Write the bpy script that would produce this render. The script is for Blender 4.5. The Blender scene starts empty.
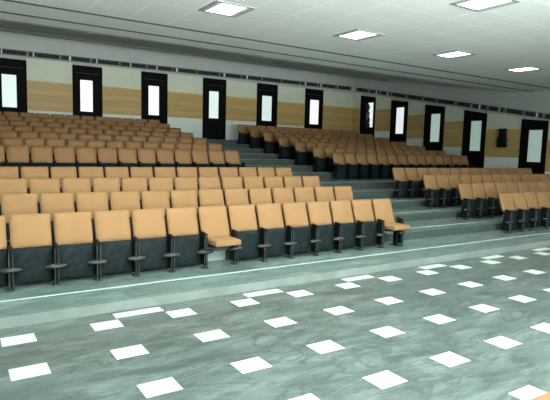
import bpy, bmesh, math, random
from mathutils import Matrix, Vector
random.seed(7)
S = 0.82                      # metres per floor module
C = bpy.context.scene.collection

# ------------------------------------------------------------------ helpers
class MB:
    """collects shapes (floor modules) and links them as one mesh object (metres)"""
    def __init__(self): self.bm = bmesh.new()
    def box(self, x0, x1, y0, y1, z0, z1, bev=0, seg=2, M=None):
        b = bmesh.new(); bmesh.ops.create_cube(b, size=1)
        for v in b.verts:
            v.co = Vector((x0 + (v.co.x + .5) * (x1 - x0), y0 + (v.co.y + .5) * (y1 - y0), z0 + (v.co.z + .5) * (z1 - z0)))
        if bev: bmesh.ops.bevel(b, geom=b.edges[:], offset=bev, segments=seg, profile=.5, affect='EDGES')
        return self._add(b, M)
    def prism(self, pts, axis, a0, a1, M=None, bev=0):
        """polygon in the plane across `axis`, extruded from a0 to a1"""
        b = bmesh.new()
        def mk(p, a):
            return b.verts.new((a, p[0], p[1]) if axis == 'x' else (p[0], a, p[1]) if axis == 'y' else (p[0], p[1], a))
        A = [mk(p, a0) for p in pts]; B = [mk(p, a1) for p in pts]
        b.faces.new(A); b.faces.new(B[::-1])
        n = len(pts)
        for i in range(n): b.faces.new((A[i], B[i], B[(i + 1) % n], A[(i + 1) % n]))
        bmesh.ops.recalc_face_normals(b, faces=b.faces)
        if bev: bmesh.ops.bevel(b, geom=b.edges[:], offset=bev, segments=2, profile=.5, affect='EDGES')
        return self._add(b, M)
    def ell(self, c, r, M=None, u=16, v=8):
        b = bmesh.new(); bmesh.ops.create_uvsphere(b, u_segments=u, v_segments=v, radius=1)
        for w in b.verts: w.co = Vector((c[0] + w.co.x * r[0], c[1] + w.co.y * r[1], c[2] + w.co.z * r[2]))
        return self._add(b, M)
    def cyl(self, p, q, r0, r1=None, n=12):
        p, q = Vector(p), Vector(q); r1 = r0 if r1 is None else r1
        b = bmesh.new(); bmesh.ops.create_cone(b, cap_ends=True, segments=n, radius1=r0, radius2=r1, depth=(q - p).length)
        R = (q - p).to_track_quat('Z', 'Y').to_matrix().to_4x4()
        return self._add(b, Matrix.Translation((p + q) / 2) @ R)
    def pad(self, w, h, t, bulge, rnd, M, nx=10, nz=8):
        """upholstered pad: x width w, z height h (0..h), front at y=-t with a soft bulge, rounded outline"""
        b = bmesh.new(); g = {}
        for side in (0, 1):
            for i in range(nx + 1):
                for k in range(nz + 1):
                    u = -1 + 2 * i / nx; v = -1 + 2 * k / nz
                    x, z = u * w / 2, v * h / 2
                    ax, az = abs(x) - (w / 2 - rnd), abs(z) - (h / 2 - rnd)
                    if ax > 0 and az > 0:
                        d = math.hypot(ax, az)
                        if d > rnd:
                            x = math.copysign(w / 2 - rnd + ax * rnd / d, x); z = math.copysign(h / 2 - rnd + az * rnd / d, z)
                    e = (1 - abs(u) ** 6) * (1 - abs(v) ** 6)
                    y = (-t * .75 - t * .25 * min(1, e * 2.5) - bulge * (1 - u * u) * (1 - v * v)) if side == 0 else 0
                    g[side, i, k] = b.verts.new((x, y, z + h / 2))
        for side in (0, 1):
            for i in range(nx):
                for k in range(nz):
                    q = [g[side, i, k], g[side, i + 1, k], g[side, i + 1, k + 1], g[side, i, k + 1]]
                    b.faces.new(q if side == 0 else q[::-1])
        ring = [(i, 0) for i in range(nx)] + [(nx, k) for k in range(nz)] + [(i, nz) for i in range(nx, 0, -1)] + [(0, k) for k in range(nz, 0, -1)]
        for a, c in zip(ring, ring[1:] + ring[:1]):
            b.faces.new((g[0, a[0], a[1]], g[1, a[0], a[1]], g[1, c[0], c[1]], g[0, c[0], c[1]]))
        bmesh.ops.recalc_face_normals(b, faces=b.faces)
        return self._add(b, M)
    def _add(self, b, M):
        if M is not None: b.transform(M)
        me = bpy.data.meshes.new('tmp'); b.to_mesh(me); b.free()
        self.bm.from_mesh(me); bpy.data.meshes.remove(me)
        return self
    def build(self, name, mat, parent=None, smooth=False):
        self.bm.transform(Matrix.Scale(S, 4))
        me = bpy.data.meshes.new(name); self.bm.to_mesh(me); self.bm.free()
        if smooth:
            for p in me.polygons: p.use_smooth = True
        me.materials.append(mat)
        o = bpy.data.objects.new(name, me); C.objects.link(o)
        if parent is not None: o.parent = parent
        return o

def tag(o, label, cat, group=None, kind=None):
    if label: o['label'] = label
    if cat: o['category'] = cat
    if group: o['group'] = group
    if kind: o['kind'] = kind
    return o

def thing(name, label, cat, loc=(0, 0, 0), group=None):
    o = bpy.data.objects.new(name, None); C.objects.link(o)
    o.location = Vector(loc) * S; o.empty_display_size = .1
    return tag(o, label, cat, group)

def struct(o, label, cat): return tag(o, label, cat, None, 'structure')

# ------------------------------------------------------------------ materials
def nodes(name):
    m = bpy.data.materials.new(name); m.use_nodes = True
    nt = m.node_tree; return m, nt, nt.nodes['Principled BSDF']

def plain(name, col, rough=.5, metal=0, var=.12, scale=9, spec=.5, bump=0):
    m, nt, p = nodes(name)
    p.inputs['Roughness'].default_value = rough; p.inputs['Metallic'].default_value = metal
    p.inputs['Specular IOR Level'].default_value = spec
    tc = nt.nodes.new('ShaderNodeTexCoord'); n = nt.nodes.new('ShaderNodeTexNoise')
    n.inputs['Scale'].default_value = scale; n.inputs['Detail'].default_value = 5
    nt.links.new(tc.outputs['Object'], n.inputs['Vector'])
    r = nt.nodes.new('ShaderNodeValToRGB')
    r.color_ramp.elements[0].position = .3; r.color_ramp.elements[1].position = .7
    r.color_ramp.elements[0].color = [c * (1 - var) for c in col] + [1]
    r.color_ramp.elements[1].color = [min(1, c * (1 + var)) for c in col] + [1]
    nt.links.new(n.outputs['Fac'], r.inputs['Fac']); nt.links.new(r.outputs['Color'], p.inputs['Base Color'])
    if bump:
        n2 = nt.nodes.new('ShaderNodeTexNoise'); n2.inputs['Scale'].default_value = 220
        nt.links.new(tc.outputs['Object'], n2.inputs['Vector'])
        b = nt.nodes.new('ShaderNodeBump'); b.inputs['Strength'].default_value = bump; b.inputs['Distance'].default_value = .002
        nt.links.new(n2.outputs['Fac'], b.inputs['Height']); nt.links.new(b.outputs['Normal'], p.inputs['Normal'])
    return m

def math_(nt, op, a, b=None, c=None):
    n = nt.nodes.new('ShaderNodeMath'); n.operation = op
    for i, v in enumerate((a, b, c)):
        if v is None: continue
        if isinstance(v, (int, float)): n.inputs[i].default_value = v
        else: nt.links.new(v, n.inputs[i])
    return n.outputs[0]

def mix(nt, fac, a, b):
    n = nt.nodes.new('ShaderNodeMix'); n.data_type = 'RGBA'
    if isinstance(fac, (int, float)): n.inputs[0].default_value = fac
    else: nt.links.new(fac, n.inputs[0])
    for k, v in ((6, a), (7, b)):
        if isinstance(v, tuple): n.inputs[k].default_value = v + (1,)
        else: nt.links.new(v, n.inputs[k])
    return n.outputs[2]

def marble(nt, dark, mid, light):
    tc = nt.nodes.new('ShaderNodeTexCoord')
    mp = nt.nodes.new('ShaderNodeMapping'); mp.inputs['Scale'].default_value = (.8, 2.2, 1)
    mp.inputs['Rotation'].default_value = (0, 0, .35)
    nt.links.new(tc.outputs['Object'], mp.inputs['Vector'])
    a = nt.nodes.new('ShaderNodeTexNoise'); a.inputs['Scale'].default_value = 1.7; a.inputs['Detail'].default_value = 10
    a.inputs['Roughness'].default_value = .74; a.inputs['Distortion'].default_value = .5
    nt.links.new(mp.outputs['Vector'], a.inputs['Vector'])
    r = nt.nodes.new('ShaderNodeValToRGB'); e = r.color_ramp.elements
    e[0].position, e[0].color = .33, dark + (1,)
    e[1].position, e[1].color = .68, light + (1,)
    k = e.new(.5); k.color = mid + (1,)
    nt.links.new(a.outputs['Fac'], r.inputs['Fac'])
    # darker veins: the narrow band where a second, stretched noise crosses its middle value
    m2 = nt.nodes.new('ShaderNodeMapping'); m2.inputs['Scale'].default_value = (.55, 1.6, 1); m2.inputs['Rotation'].default_value = (0, 0, -.25)
    nt.links.new(tc.outputs['Object'], m2.inputs['Vector'])
    b = nt.nodes.new('ShaderNodeTexNoise'); b.inputs['Scale'].default_value = 1.9; b.inputs['Detail'].default_value = 7
    b.inputs['Roughness'].default_value = .62; b.inputs['Distortion'].default_value = .9
    nt.links.new(m2.outputs['Vector'], b.inputs['Vector'])
    v = math_(nt, 'ABSOLUTE', math_(nt, 'SUBTRACT', b.outputs['Fac'], .5))
    v = math_(nt, 'SUBTRACT', 1, math_(nt, 'MINIMUM', math_(nt, 'MULTIPLY', v, 28), 1))
    dk = mix(nt, math_(nt, 'MULTIPLY', v, .6), r.outputs['Color'], tuple(c * .55 for c in dark))
    v2 = math_(nt, 'ABSOLUTE', math_(nt, 'SUBTRACT', b.outputs['Fac'], .62))
    v2 = math_(nt, 'SUBTRACT', 1, math_(nt, 'MINIMUM', math_(nt, 'MULTIPLY', v2, 40), 1))
    return tc, mix(nt, math_(nt, 'MULTIPLY', v2, .25), dk, tuple(min(1, c * 1.35) for c in light))

FX, FY, PX, PY = .580, 7.222, 1.005, .957          # lattice of the white floor inlays
def floor_material():
    m, nt, p = nodes('green_marble_floor_with_white_inlays')
    tc, col = marble(nt, (.058, .084, .078), (.10, .134, .125), (.175, .218, .204))
    sp = nt.nodes.new('ShaderNodeSeparateXYZ'); nt.links.new(tc.outputs['Object'], sp.inputs[0])
    x = math_(nt, 'DIVIDE', sp.outputs[0], S); y = math_(nt, 'DIVIDE', sp.outputs[1], S)
    def cell(v, o, pitch):          # signed distance to the nearest lattice point, in modules
        q = math_(nt, 'DIVIDE', math_(nt, 'SUBTRACT', v, o), pitch)
        f = math_(nt, 'SUBTRACT', q, math_(nt, 'ROUND', q))
        return math_(nt, 'ABSOLUTE', math_(nt, 'MULTIPLY', f, pitch))
    dx, dy = cell(x, FX, PX), cell(y, FY, PY)
    sq = math_(nt, 'MULTIPLY', math_(nt, 'LESS_THAN', dx, .178), math_(nt, 'LESS_THAN', dy, .145))
    sq = math_(nt, 'MULTIPLY', sq, math_(nt, 'LESS_THAN', y, 6.45))
    bx = cell(x, FX + 1.5 * PX, 2 * PX)
    bar = math_(nt, 'MULTIPLY', math_(nt, 'LESS_THAN', bx, .33), math_(nt, 'LESS_THAN', math_(nt, 'ABSOLUTE', math_(nt, 'SUBTRACT', y, 6.565)), .10))
    w = math_(nt, 'MAXIMUM', sq, bar)
    # slab joints on the same lattice, thin and a little darker
    jx, jy = cell(x, FX + .19, PX), cell(y, FY + .145, PY)
    jt = math_(nt, 'LESS_THAN', math_(nt, 'MINIMUM', jx, jy), .008)
    c1 = mix(nt, math_(nt, 'MULTIPLY', jt, .35), col, (.08, .11, .1))
    c2 = mix(nt, w, c1, (.64, .72, .685))
    nt.links.new(c2, p.inputs['Base Color'])
    p.inputs['Roughness'].default_value = .34
    return m

def ceiling_material():
    m, nt, p = nodes('ceiling_tiles_in_white_grid')
    tc = nt.nodes.new('ShaderNodeTexCoord'); sp = nt.nodes.new('ShaderNodeSeparateXYZ')
    nt.links.new(tc.outputs['Object'], sp.inputs[0])
    x = math_(nt, 'DIVIDE', sp.outputs[0], S); y = math_(nt, 'DIVIDE', sp.outputs[1], S)
    def d(v, o, pitch):
        q = math_(nt, 'DIVIDE', math_(nt, 'SUBTRACT', v, o), pitch)
        return math_(nt, 'ABSOLUTE', math_(nt, 'MULTIPLY', math_(nt, 'SUBTRACT', q, math_(nt, 'ROUND', q)), pitch))
    g = math_(nt, 'LESS_THAN', math_(nt, 'MINIMUM', d(x, 8.73 + .47, .94), d(y, 9.79 + .47, .94)), .020)
    n = nt.nodes.new('ShaderNodeTexNoise'); n.inputs['Scale'].default_value = 6; nt.links.new(tc.outputs['Object'], n.inputs['Vector'])
    t = mix(nt, n.outputs['Fac'], (.72, .75, .73), (.79, .82, .80))
    nt.links.new(mix(nt, g, t, (.88, .90, .88)), p.inputs['Base Color'])
    p.inputs['Roughness'].default_value = .8
    return m

def wood_material():
    m, nt, p = nodes('honey_wood_planks')
    tc = nt.nodes.new('ShaderNodeTexCoord'); mp = nt.nodes.new('ShaderNodeMapping')
    mp.inputs['Scale'].default_value = (.7, .7, 9); nt.links.new(tc.outputs['Object'], mp.inputs['Vector'])
    n = nt.nodes.new('ShaderNodeTexNoise'); n.inputs['Scale'].default_value = 2.2; n.inputs['Detail'].default_value = 6
    nt.links.new(mp.outputs['Vector'], n.inputs['Vector'])
    sp = nt.nodes.new('ShaderNodeSeparateXYZ'); nt.links.new(tc.outputs['Object'], sp.inputs[0])
    q = math_(nt, 'DIVIDE', sp.outputs[2], .277 * S)
    f = math_(nt, 'FRACT', q)
    wn = nt.nodes.new('ShaderNodeTexWhiteNoise'); wn.noise_dimensions = '1D'
    nt.links.new(math_(nt, 'FLOOR', q), wn.inputs['W'])
    c = mix(nt, n.outputs['Fac'], (.47, .305, .105), (.62, .43, .165))
    c = mix(nt, math_(nt, 'MULTIPLY', wn.outputs['Value'], .35), c, (.27, .19, .09))
    c = mix(nt, math_(nt, 'MULTIPLY', math_(nt, 'LESS_THAN', f, .06), .5), c, (.16, .11, .05))
    nt.links.new(c, p.inputs['Base Color']); p.inputs['Roughness'].default_value = .5
    return m

def glow(name, col, strength):
    m, nt, p = nodes(name)
    p.inputs['Base Color'].default_value = (.1, .11, .11, 1); p.inputs['Roughness'].default_value = .3
    n = nt.nodes.new('ShaderNodeTexNoise'); n.inputs['Scale'].default_value = 1.3
    tc = nt.nodes.new('ShaderNodeTexCoord'); nt.links.new(tc.outputs['Object'], n.inputs['Vector'])
    c = mix(nt, n.outputs['Fac'], tuple(v * .93 for v in col), col)
    nt.links.new(c, p.inputs['Emission Color']); p.inputs['Emission Strength'].default_value = strength
    return m

def step_material():
    m, nt, p = nodes('green_marble_steps')
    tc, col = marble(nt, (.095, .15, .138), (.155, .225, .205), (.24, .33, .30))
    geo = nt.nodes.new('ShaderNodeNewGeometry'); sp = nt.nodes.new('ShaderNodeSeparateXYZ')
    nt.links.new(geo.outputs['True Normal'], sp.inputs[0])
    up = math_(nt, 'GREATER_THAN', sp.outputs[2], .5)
    nt.links.new(mix(nt, up, (.068, .092, .086), col), p.inputs['Base Color'])  # risers darker than treads: light from above put into the colour
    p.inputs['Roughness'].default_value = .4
    return m

M_floor = floor_material(); M_step = step_material(); M_ceil = ceiling_material(); M_wood = wood_material()
M_tan = plain('tan_upholstery', (.318, .180, .085), .85, var=.05, scale=5, spec=.12, bump=.2)
M_dark = plain('charcoal_seat_shell', (.0115, .019, .021), .6, var=.45, spec=.12, scale=12)
M_black = plain('black_frame_plastic', (.006, .0085, .009), .55, spec=.14)
M_pod = plain('glossy_black_cover', (.03, .036, .038), .22)
M_silver = plain('dull_silver_steel', (.06, .072, .074), .45, metal=.3)
M_white = plain('white_marking', (.62, .70, .67), .6, var=.04)
M_wall = plain('grey_white_paint', (.42, .45, .43), .85, var=.04, scale=2)
M_cream = plain('cream_wall_panel', (.60, .64, .52), .8, var=.04, scale=2)
M_lower = plain('pale_wall_panel', (.68, .74, .70), .8, var=.04, scale=2)
M_door = plain('black_door_paint', (.004, .004, .005), .7, var=.1, spec=.08)
M_rib = plain('ceiling_strip_paint', (.74, .79, .76), .8, var=.04, scale=2)
M_void_shade = plain('dark_plenum_and_gap_shade', (.10, .125, .115), .9, spec=.1)
M_slat = plain('grille_metal', (.045, .055, .05), .6, spec=.2)
M_gback = plain('grille_dark_back', (.015, .018, .017), .9, spec=.1)
M_gframe = plain('grille_frame_metal', (.16, .18, .17), .5)
M_table = plain('tan_table_wood', (.20, .098, .042), .6, var=.12, scale=3)
M_film = plain('torn_dark_film', (.01, .012, .012), .6)
M_film2 = plain('grey_paper_scrap', (.16, .18, .17), .7)
M_tin = plain('light_fixture_metal', (.34, .37, .36), .4, metal=.3)
M_tin2 = plain('light_reflector', (.6, .64, .62), .4)
M_lamp = glow('lamp_diffuser', (1, 1, 1), 3.5)

# ------------------------------------------------------------------ the setting
XL, XR, YB, YF = -1.25, 22.5, 25.5, -5.5
struct(MB().box(XL, XR, YF, 6.75, -.3, 0).build('floor', M_floor), 'green marble floor inlaid with white tiles in rows', 'floor')
FEET = [8.03 + 1.37 * k for k in range(4)] + [15.45 + 1.34 * k for k in range(7)]
TREAD = [.14, .325, .505, .68, 1.135, 1.357, 1.579, 1.80, 2.023, 2.245, 2.467]
edges = [(6.75, .14)]
for k in range(3): edges.append((FEET[k] + .37, TREAD[k + 1]))
edges += [(12.51, .907), (13.6, 1.135)]
for k in range(4, 10): edges.append((FEET[k] + .37, TREAD[k + 1]))
edges.append((23.86, 2.69))
prof = [(6.75, -.3)]; z = 0
for i, (y, zt) in enumerate(edges):
    prof += [(y, zt), (edges[i + 1][0] if i + 1 < len(edges) else YB, zt)]
prof.append((YB, -.3))
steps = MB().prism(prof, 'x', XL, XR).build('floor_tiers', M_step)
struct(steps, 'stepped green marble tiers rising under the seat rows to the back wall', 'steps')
for i, (y, zt) in enumerate(edges[:-1]):
    yy = 7.44 if i == 0 else y + .43
    MB().box(XL, XR, yy - .015, yy + .015, zt, zt + .006).build('edge_line', M_white, steps)['label'] = 'white painted line along a step'

M_kerb = plain('pale_lit_kerb_stone', (.22, .255, .24), .5, var=.15, scale=3)  # paler than the other risers: front light put into the colour
MB().box(XL, XR, 6.735, 6.75, 0, .135).build('kerb_face', M_kerb, steps)['label'] = 'pale stone face of the lowest step, lightened for the front light'

MB().box(3.80, 4.36, 8.392, 8.402, .145, .325).build('riser_patch', M_white, steps)['label'] = 'pale patch on the step under the folded-down chair'  # pale slab over part of the riser face

# ceiling: flat tiled part, then strips rising to the back wall
ceil = struct(MB().box(XL, XR, YF, 12.0, 5.2, 5.32).build('ceiling', M_ceil), 'flat tiled ceiling with white grid and square lights', 'ceiling')
def cz(y): return 5.2 + max(0, y - 14.0) * .172
gaps = [12.0, 13.2, 14.0, 15.6, 17.6, 20.0, 22.7, 25.5]
for i, (a, b) in enumerate(zip(gaps, gaps[1:])):
    g0 = .11 if i == 0 else .055; lo = .006 if i < 2 else -.002; a0, b0 = a + g0, b - .055 if b < 25 else b
    MB().prism([(a - .06, cz(a - .06) - lo), (a + .06, cz(a + .06) - lo), (a + .06, cz(a) + .09), (a - .06, cz(a) + .09)] if i else [(a, cz(a) - .006), (a + .12, cz(a) - .006), (a + .12, cz(a) + .09), (a, cz(a) + .09)], 'x', XL, XR).build('gap_shade_strip', M_void_shade, ceil)['label'] = 'dark strip with the groove shade put into its colour'  # solid dark strip fills each gap, groove shade put into its colour
    MB().prism([(a0, cz(a0)), (b0, cz(b0)), (b0, cz(b0) + .018), (a0, cz(a0) + .018)], 'x', XL, XR).build('ceiling_strip', M_rib, ceil)
MB().prism([(11.9, 5.55), (14, 5.55), (25.5, 7.6), (25.5, 7.75), (14, 5.7), (11.9, 5.7)], 'x', XL, XR).build('plenum', M_void_shade, ceil)

MB().box(XL, XR, 22.47, 22.53, cz(22.5) - .11, cz(22.5) + .05).build('added_lip', plain('grey_lip_paint', (.22, .245, .23), .8), ceil)  # added lip, hides the rear fill strip from view
wb = struct(MB().box(XL, XR + .3, YB + .03, YB + .3, -.3, 7.75).build('wall_back', M_wall), 'back wall with doors, cream and wood panels', 'wall')
wr = struct(MB().box(XR + .03, XR + .3, YF, YB + .3, -.3, 7.75).build('wall_right', M_wall), 'side wall whose doors and panels step down towards the stage', 'wall')
struct(MB().box(XL - .3, XL, YF, YB + .3, -.3, 7.75).build('wall_left', M_wall), 'plain side wall beside the long seat block', 'wall')
struct(MB().box(XL - .3, XR + .3, YF - .3, YF, -.3, 7.75).build('wall_front', M_wall), 'plain wall behind the open floor', 'wall')

GLASS = {}
def glass(k):
    if k not in GLASS: GLASS[k] = glow('frosted_glass', k[0], k[1])
    return GLASS[k]
W_ = (.82, 1.0, .94)
ordw = ['first', 'second', 'third', 'fourth', 'fifth', 'sixth', 'seventh', 'eighth', 'ninth', 'tenth', 'eleventh', 'twelfth', 'thirteenth', 'fourteenth', 'fifteenth', 'sixteenth', 'seventeenth', 'eighteenth', 'nineteenth', 'twentieth', 'twenty-first']
def door(n, wall, a0, a1, z0, zt0, zt1, g, glow_k, label):
    """a0<a1 along the wall; zt0/zt1 top heights at a0/a1; g = (ga0, ga1, gz0, gz1)"""
    ax = 'y' if wall == 'back' else 'x'
    t = YB if wall == 'back' else XR
    ca = (a0 + a1) / 2
    def P(name, pts, d0, d1, mat, par):
        return MB().prism(pts, ax, t - d1, t - d0).build(name, mat, par)
    fr = .13
    root = P('door_%d' % n, [(a0, z0), (a0, zt0), (a0 + fr, zt0 + (zt1 - zt0) * fr / (a1 - a0)), (a0 + fr, z0)], 0, .075, M_door, None)
    struct(root, label, 'door')
    P('frame', [(a1 - fr, z0), (a1 - fr, zt1 - (zt1 - zt0) * fr / (a1 - a0)), (a1, zt1), (a1, z0)], 0, .075, M_door, root)
    s = (zt1 - zt0) / (a1 - a0)
    P('frame', [(a0 + fr, zt0 + s * fr - .14), (a0 + fr, zt0 + s * fr), (a1 - fr, zt1 - s * fr), (a1 - fr, zt1 - s * fr - .14)], 0, .075, M_door, root)
    P('transom_panel', [(a0 + fr, g[3] + .33), (a0 + fr, zt0 + s * fr - .14), (a1 - fr, zt1 - s * fr - .14), (a1 - fr, g[3] + .33)], 0, .05, M_door, root)
    leaf = P('door_leaf', [(a0 + fr, z0), (a0 + fr, g[2]), (a1 - fr, g[2]), (a1 - fr, z0)], 0, .045, M_door, root)
    P('stile', [(a0 + fr, g[2]), (a0 + fr, g[3] + .32), (g[0], g[3] + .32), (g[0], g[2])], 0, .045, M_door, leaf)
    P('stile', [(g[1], g[2]), (g[1], g[3] + .32), (a1 - fr, g[3] + .32), (a1 - fr, g[2])], 0, .045, M_door, leaf)
    P('top_rail', [(g[0], g[3]), (g[0], g[3] + .32), (g[1], g[3] + .32), (g[1], g[3])], 0, .045, M_door, leaf)
    pane = P('glass_pane', [(g[0], g[2]), (g[0], g[3]), (g[1], g[3]), (g[1], g[2])], .005, .02, glass(glow_k), leaf)
    pane['label'] = 'tall bright frosted pane'
    return root, pane

BD = [(1.70, 3.02), (4.97, 6.34), (8.27, 9.66), (11.68, 13.09), (15.10, 16.52), (18.57, 19.97)]
BZ = [5.93, 5.965, 6.0, 6.02, 6.05, 6.04]
BG = [(2.02, 2.60, 3.81, 5.24), (5.32, 5.89, 3.82, 5.30), (8.65, 9.21, 3.845, 5.325), (12.06, 12.64, 3.87, 5.34), (15.47, 16.14, 3.91, 5.36), (18.97, 19.66, 3.88, 5.385)]
BGL = [(W_, .84), ((1, 1, 1), 1.1), ((.97, 1, 1), 1.05), (W_, .9), (W_, .8), ((.97, 1, 1), 1.0)]
for i, ((a0, a1), zt, g, k) in enumerate(zip(BD, BZ, BG, BGL)):
    door(i + 1, 'back', a0, a1, 2.69, zt, zt, g, k, 'black door with tall lit pane, %s from the left on the back wall' % ordw[i])
SD = [  # y0,y1 (towards the stage first), floor, top at y0, top at y1, glass
    (23.31, 24.65, 2.69, 5.64, 5.85, (23.50, 24.16, 3.80, 5.34), ((.9, 1, .97), .9)),
    (20.63, 21.95, 2.023, 5.19, 5.39, (20.92, 21.53, 3.37, 4.91), ((.93, 1, .96), .85)),
    (18.00, 19.34, 1.579, 4.765, 4.97, (18.29, 18.91, 2.90, 4.42), ((.76, 1, .88), .44)),
    (15.44, 16.76, 1.135, 4.30, 4.545, (15.72, 16.33, 2.45, 3.96), ((.72, 1, .87), .36)),
    (12.34, 13.60, .907, 3.845, 3.975, (12.58, 13.22, 2.0, 3.45), ((.74, 1, .88), .36))]
panes = []
for i, (y0, y1, z0, t0, t1, g, k) in enumerate(SD):
    r, p = door(i + 7, 'side', y0, y1, z0, t0, t1, g, k, 'black door with tall pane, %s from the room corner along the side wall' % ordw[i])
    panes.append(p)
# torn dark film hanging over half of the pane next to the corner
x = XR - .03
MB().prism([(24.16, 5.34), (24.16, 3.80), (23.80, 3.80), (23.74, 3.92), (23.82, 4.1), (23.76, 4.3), (23.86, 4.5), (23.80, 4.72), (23.93, 4.82), (23.84, 4.95), (23.82, 5.12), (23.92, 5.25), (24.0, 5.34)], 'x', x, x + .006).build('torn_film', M_film, panes[0])['label'] = 'torn dark film over half of the glass'
MB().prism([(24.12, 4.30), (24.12, 4.70), (23.93, 4.72), (23.90, 4.32)], 'x', x - .008, x - .002).build('paper_scrap', M_film2, panes[0])['label'] = 'grey scrap on the film'

def panels(wall, par, a0, a1, zf, zb0, zb1, zu0, zu1):
    """pale lower, wood and cream panels of one bay; zu0/zu1 top of the cream panel at a0/a1"""
    ax, t = ('y', YB) if wall == 'back' else ('x', XR)
    for nm, pts, d, mt, lb in (('lower_panel', [(a0, zf), (a0, zb0), (a1, zb0), (a1, zf)], .03, M_lower, 'pale lower wall panel'),
                           ('wood_panel', [(a0, zb0), (a0, zb1), (a1, zb1), (a1, zb0)], .045, M_wood, 'honey wood wall panel'),
                           ('upper_panel', [(a0, zb1), (a0, zu0), (a1, zu1), (a1, zb1)], .03, M_cream, 'cream upper wall panel')):
        MB().prism(pts, ax, t - d, t + .03).build(nm, mt, par)['label'] = lb
bays = [XL] + [v for d in BD for v in d] + [XR]
BBZ = [(3.73, 5.07), (3.73, 5.07), (3.77, 5.09), (3.80, 5.12), (3.81, 5.15), (3.72, 5.10), (3.62, 5.11)]
for i in range(7):
    panels('back', wb, bays[2 * i], bays[2 * i + 1], 2.69, BBZ[i][0], BBZ[i][1], 6.03, 6.03)
for y0, y1, zf, b0, b1 in ((24.65, 25.46, 2.69, 3.60, 5.06), (21.95, 23.31, 2.1, 3.54, 4.87), (19.34, 20.63, 1.75, 3.08, 4.42), (16.76, 18.0, 1.3, 2.63, 3.98), (13.60, 15.44, 1.0, 2.17, 3.52), (9.5, 12.34, .5, 1.60, 2.98)):
    ztop = lambda y: 6.33 - .176 * (25.35 - y) - .23
    panels('side', wr, y0, y1, zf, b0, b1, ztop(y0), ztop(y1))

# air grilles in a line above the doors, level on the back wall and falling with the tiers on the side wall
def grille(wall, a0, a1, zc0, zc1, hh, label):
    ax, t = ('y', YB) if wall == 'back' else ('x', XR)
    s = (zc1 - zc0) / (a1 - a0); zc = lambda a: zc0 + s * (a - a0)
    def P(name, pts, d0, d1, mat, par): return MB().prism(pts, ax, t - d1, t - d0).build(name, mat, par)
    def bar(u0, u1, l0, l1): return [(u0, zc(u0) + l0), (u0, zc(u0) + l1), (u1, zc(u1) + l1), (u1, zc(u1) + l0)]
    root = P('air_grille', bar(a0, a1, -hh, hh), -.02, .01, M_gback, None)
    tag(root, label, 'grille', 'air grilles above the doors')
    f = MB()
    for pts in (bar(a0, a1, hh - .02, hh + .012), bar(a0, a1, -hh - .012, -hh + .02), bar(a0, a0 + .03, -hh, hh), bar(a1 - .03, a1, -hh, hh)):
        f.prism(pts, ax, t - .05, t)
    f.build('grille_frame', M_gframe, root)
    f = MB(); n = 3
    for k in range(n):
        q = -hh + 2 * hh * (k + .5) / n
        f.prism(bar(a0 + .05, a1 - .05, q - .014, q + .014), ax, t - .04, t - .01)
    u = a0 + .12
    while u < a1 - .1:
        f.prism(bar(u, u + .018, -hh, hh), ax, t - .045, t - .01); u += random.choice((.12, .17, .26, .3))
    f.build('louvres', M_slat, root)
    if random.random() < .6:
        f = MB(); u = a0 + random.uniform(.15, .5); d = random.choice((.05, .09))
        f.prism(bar(u, u + d, -hh * .8, hh * .8), ax, t - .047, t - .012)
        f.build('painted_glint', M_white, root)['label'] = 'painted glint in the grille'  # pale bars painted in as bright specks of light
n = 16; L0, L1 = .35, 22.3
for i in range(n):
    a = L0 + (L1 - L0) * i / n; b = L0 + (L1 - L0) * (i + 1) / n - .025
    za, zb = 6.21 + .13 * (a - L0) / 21, 6.21 + .13 * (b - L0) / 21
    grille('back', a, b, za, zb, .115, 'slim dark louvred air grille, %s from the left along the back wall' % ordw[i])
y = 25.25; i = 0
while y > 11.4:
    b = y; a = y - random.choice((.95, .95, 1.25)); zc = lambda v: 6.33 - .1765 * (25.35 - v)
    grille('side', a, b - .10, zc(a), zc(b - .1), .115, 'slim dark sloping air grille, %s from the corner along the side wall' % ordw[i])
    y = a; i += 1

# wall speaker between the last two side doors
sp = thing('wall_speaker', 'black wall speaker on the wood panel between the last two side doors', 'speaker', (XR - .045, 14.46, 2.64))
MB().box(-.19, -.05, -.235, .235, 0, .47, .02).build('cabinet', M_black, sp)
MB().box(-.17, -.05, -.19, .19, .47, .90, .02).build('horn', M_black, sp)
MB().box(-.20, -.188, -.19, .19, .05, .42, .005).build('speaker_grille', M_black, sp)
MB().box(-.05, .0, -.07, .07, .3, .6).build('bracket', M_black, sp)

# ------------------------------------------------------------------ ceiling lights
def lamp_light(x, y, e):
    l = bpy.data.lights.new('ceiling_lamp', 'AREA'); l.shape = 'SQUARE'; l.size = .5; l.energy = e; l.color = (.93, 1, .965); l.spread = math.radians(165)
    o = bpy.data.objects.new('ceiling_lamp', l); C.objects.link(o); o.location = Vector((x, y, 5.12)) * S
def light_proto():
    t = thing('ceiling_light', '', 'light', (0, 0, 5.2))
    f = MB()
    for q in ((-.45, .45, .39, .45), (-.45, .45, -.45, -.39), (-.45, -.39, -.39, .39), (.39, .45, -.39, .39)):
        f.box(q[0], q[1], q[2], q[3], -.02, 0)
    f.build('frame', M_tin, t)
    for q in (-1, 1):
        MB().prism([(q * .39, -.002), (q * .29, -.004), (q * .29, -.012), (q * .39, -.018)], 'y', -.39, .39).build('reflector', M_tin2, t)
    MB().box(-.285, .285, -.39, .39, -.014, -.002).build('diffuser', M_lamp, t)['label'] = 'glowing white diffuser'
    return t
def dup(root, loc):
    r = root.copy(); C.objects.link(r); r.location = Vector(loc) * S
    for ch in list(root.children):
        c = ch.copy(); C.objects.link(c); c.parent = r
        for g in ch.children:
            d = g.copy(); C.objects.link(d); d.parent = c
    return r
LZ = 5.2
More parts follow.
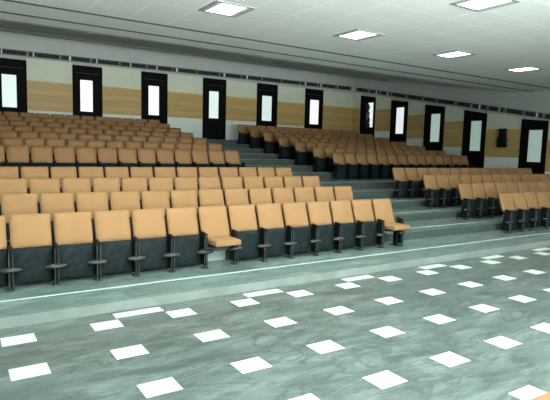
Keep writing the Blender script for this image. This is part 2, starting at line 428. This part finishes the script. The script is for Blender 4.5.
LP = [(5.0, 9.76, 'square ceiling light nearest the upper left, above the long seat block'),
      (8.73, 9.78, 'square ceiling light over the aisle end of the front left rows'),
      (12.58, 9.86, 'square ceiling light third along the row receding to the far wall'),
      (16.45, 10.02, 'small far square ceiling light, last of the row towards the side wall'),
      (8.72, 6.2, 'large square ceiling light cut by the top of the picture, near the right')]
lp = light_proto(); first = True
E_LAMP = 23
E_SPOT = 300
E_CEIL_FILL = 2450
E_REAR_FILL = 62
for x, y, lb in LP:
    o = lp if first else dup(lp, (x, y, LZ)); first = False
    o.location = Vector((x, y, LZ)) * S
    tag(o, lb, 'light', 'square ceiling lights'); lamp_light(x, y, E_LAMP * (1.0 if x < 12 else .3))

# ------------------------------------------------------------------ seats
PITCH = .6155
XE_L, XS_R = 8.66, 12.91
def tilt(x, y, z, a): return Matrix.Translation((x, y, z)) @ Matrix.Rotation(a, 4, 'X')
def side_unit(t, x, detail, end=False):
    """upright between two seats, at local x"""
    if detail:
        MB().prism([(-.12, .05), (-.12, .575), (.06, .585), (.15, .05)], 'x', x - .019, x + .019, bev=.008).build('side_frame', M_black, t)
        MB().prism([(-.14, .585), (-.13, .62), (.055, .645), (.055, .59)], 'x', x - .030, x + .030, bev=.012).build('armrest', M_black, t)
        MB().ell((x, -.085, .30), (.17 if not end else .10, .080, .045)).build('hinge_cover', M_pod, t, True)
        for s in (-1, 1):
            MB().box(x + s * .026 - .006, x + s * .026 + .006, -.135, -.115, .0, .57, .003).box(x + s * .030 - .018, x + s * .030 + .018, -.14, .05, .0, .016, .006).build('leg', M_silver, t)
    else:
        MB().prism([(-.12, .0), (-.12, .575), (.06, .585), (.15, .0)], 'x', x - .019, x + .019).build('side_frame', M_black, t)
        MB().prism([(-.14, .585), (-.13, .62), (.055, .645), (.055, .59)], 'x', x - .030, x + .030).build('armrest', M_black, t)
def chair(detail, down=False, right_end=False):
    t = thing('auditorium_chair', '', 'chair')
    nx, nz = (10, 8) if detail else (4, 4)
    a = math.radians(-19.5)
    zb, yb = (.55, .165) if not down else (.41, .112)
    b = MB().pad(.562, (1.04 - zb) / math.cos(a), .07, .006, .014, tilt(0, yb, zb, a), nx, nz).build('backrest', M_tan, t, True)
    b['label'] = 'tan upholstered backrest'
    if detail:
        MB().pad(.55, .52, .03, 0, .03, tilt(0, .195, .53, a), 4, 4).build('back_shell', M_dark, b, True)
    if not down:
        s = MB().pad(.562, .545, .075, .012, .02, tilt(0, .08, .035, math.radians(-4)), nx, nz).build('seat', M_dark, t, True)
        s['label'] = 'folded-up seat showing its charcoal underside'
        if detail:
            MB().pad(.50, .44, .04, 0, .05, tilt(0, .135, .07, math.radians(-4)), 4, 4).build('seat_cushion', M_tan, s, True)
    else:
        s = MB().box(-.25, .25, -.40, .13, .425, .525, .02, 2).build('seat', M_tan, t, True)
        s['label'] = 'tan seat folded down'
        MB().prism([(-.36, .43), (.13, .43), (.13, .355), (.0, .355), (-.30, .395)], 'x', -.23, .23, bev=.012).build('seat_pan', M_dark, s)
        if right_end:
            MB().prism([(-.06, .02), (-.06, .36), (.06, .36), (.06, .02)], 'x', .20, .25, bev=.01).box(.16, .29, -.12, .12, 0, .02, .006).build('pedestal', M_black, t)
    side_unit(t, -PITCH / 2, detail)
    if right_end: side_unit(t, PITCH / 2, detail, True)
    return t

protos = {}
def place(key, loc):
    if key not in protos:
        protos[key] = chair(*key); protos[key].location = Vector(loc) * S
        return protos[key]
    return dup(protos[key], loc)

ORD = ['first', 'second', 'third', 'fourth', 'fifth', 'sixth', 'seventh', 'eighth', 'ninth', 'tenth', 'eleventh', 'twelfth', 'thirteenth', 'fourteenth']
ROWN = ['front', 'second', 'third', 'fourth', 'fifth', 'sixth', 'seventh', 'eighth', 'ninth', 'tenth', 'last']
NL = [14, 14, 13, 13, 13, 13, 12, 12, 12, 12, 12]
NR = [5, 9, 13] + [14] * 8
for r in range(11):
    for blk, cnt in (('left', NL[r]), ('right', NR[r])):
        for i in range(cnt):
            x = XE_L - .617 * min(i + .5, 8) - .6115 * max(0, i - 7.5) if blk == 'left' else XS_R + PITCH * (i + .5)
            end = (blk == 'left' and i == 0) or (blk == 'right' and i == 13)
            down = blk == 'left' and r == 0 and i in (0, 7)
            o = place((r < 4, down, end), (x, FEET[r], TREAD[r]))
            st = 'tan folded-down chair' if down else 'tan tip-up chair'
            tag(o, '%s, %s from the aisle in the %s row of the %s block' % (st, ORD[i], ROWN[r], blk), 'chair',
                'tan auditorium chairs in the %s block' % blk)

# table whose corner enters the picture, near the camera
tb = thing('table', 'tan wooden table whose edge enters at the lower corner', 'table', (3.5, 1.0, 0))
MB().box(-1.0, 1.2, -.42, .42, .87, .92, .012).build('tabletop', M_table, tb)
for sx in (-.9, 1.1):
    for sy in (-.34, .34): MB().box(sx - .035, sx + .035, sy - .035, sy + .035, 0, .87).build('leg', M_table, tb)
MB().box(-.86, 1.06, .30, .33, .35, .87).build('modesty_panel', M_table, tb)

# ------------------------------------------------------------------ light of the hall and added fills
for x in (1.3, 5.06, 8.8, 12.56, 16.3, 20.1):
    for y in (9.84, 6.09, 2.34, -1.41):
        if any(abs(x - a) < .7 and abs(y - b) < .7 for a, b, _ in LP): continue
        lamp_light(x, y, E_LAMP * (1.0 if x < 12 else .3))
# stage lighting behind the camera: spots on the front seats, plus added unseen fills for the ceiling and far walls
for x, tx, e in ((1.2, 2.0, E_SPOT), (4.6, 6.0, E_SPOT)):
    l = bpy.data.lights.new('stage_spot', 'SPOT'); l.energy = e; l.color = (.97, 1, .97); l.spot_size = math.radians(64); l.spot_blend = .9; l.shadow_soft_size = .25
    o = bpy.data.objects.new('stage_spot', l); C.objects.link(o); o.location = Vector((x, -1.2, 4.7)) * S
    o.rotation_euler = (Vector((tx, 9.5, 1.2)) - Vector((x, -1.2, 4.7))).to_track_quat('-Z', 'Y').to_euler()
l = bpy.data.lights.new('ceiling_fill', 'AREA'); l.shape = 'RECTANGLE'; l.size = 7; l.size_y = 1.0; l.spread = math.radians(120); l.energy = E_CEIL_FILL; l.color = (.93, 1, .965)  # added fill that brightens the ceiling
o = bpy.data.objects.new('ceiling_fill', l); C.objects.link(o); o.location = Vector((3.6, -4.2, 2.2)) * S
o.rotation_euler = Vector((-.02, 1, 1.2)).to_track_quat('-Z', 'Z').to_euler()
l = bpy.data.lights.new('side_fill', 'AREA'); l.shape = 'RECTANGLE'; l.size = 4; l.size_y = 1.0; l.spread = math.radians(130); l.energy = 330; l.color = (.95, 1, .96)  # added fill that lifts the side wall
o = bpy.data.objects.new('side_fill', l); C.objects.link(o); o.location = Vector((9.0, -4.2, 2.4)) * S
o.rotation_euler = Vector((.75, 1, .75)).to_track_quat('-Z', 'Z').to_euler()
# added fill strip in the last ceiling groove, unseen, brightens the back wall
l = bpy.data.lights.new('rear_fill', 'AREA'); l.shape = 'RECTANGLE'; l.size = 21 * S; l.size_y = .12; l.energy = E_REAR_FILL; l.color = (.93, 1, .96)
o = bpy.data.objects.new('rear_fill', l); C.objects.link(o); o.location = Vector((10.4, 22.7, cz(22.7) - .02)) * S
o.rotation_euler = Vector((0, .75, -.66)).to_track_quat('-Z', 'Y').to_euler()
w = bpy.data.worlds.new('hall_air'); bpy.context.scene.world = w; w.use_nodes = True
w.node_tree.nodes['Background'].inputs[0].default_value = (.5, .6, .55, 1); w.node_tree.nodes['Background'].inputs[1].default_value = .05

# ------------------------------------------------------------------ camera
F, PIT, ROL, YAW = 501.908, -.1018825, .0270027, .5762131
cy, sy, cp, sp_ = math.cos(YAW), math.sin(YAW), math.cos(PIT), math.sin(PIT)
fwd = Vector((sy * cp, cy * cp, sp_)); right = Vector((cy, -sy, 0)); up = right.cross(fwd)
r2 = right * math.cos(ROL) + up * math.sin(ROL); u2 = up * math.cos(ROL) - right * math.sin(ROL)
cam = bpy.data.cameras.new('camera'); cam.sensor_fit = 'HORIZONTAL'; cam.sensor_width = 36; cam.lens = F / 550 * 36
cam.clip_start = .05; cam.clip_end = 200
co = bpy.data.objects.new('camera', cam); C.objects.link(co)
Mx = Matrix((r2, u2, -fwd)).transposed().to_4x4(); Mx.translation = Vector((-.025737, -.051016, 2.286573)) * S
co.matrix_world = Mx
sc = bpy.context.scene; sc.camera = co
sc.view_settings.view_transform = 'Standard'; sc.view_settings.look = 'None'; sc.view_settings.gamma = 1
sc.view_settings.use_curve_mapping = False; sc.view_settings.exposure = 0
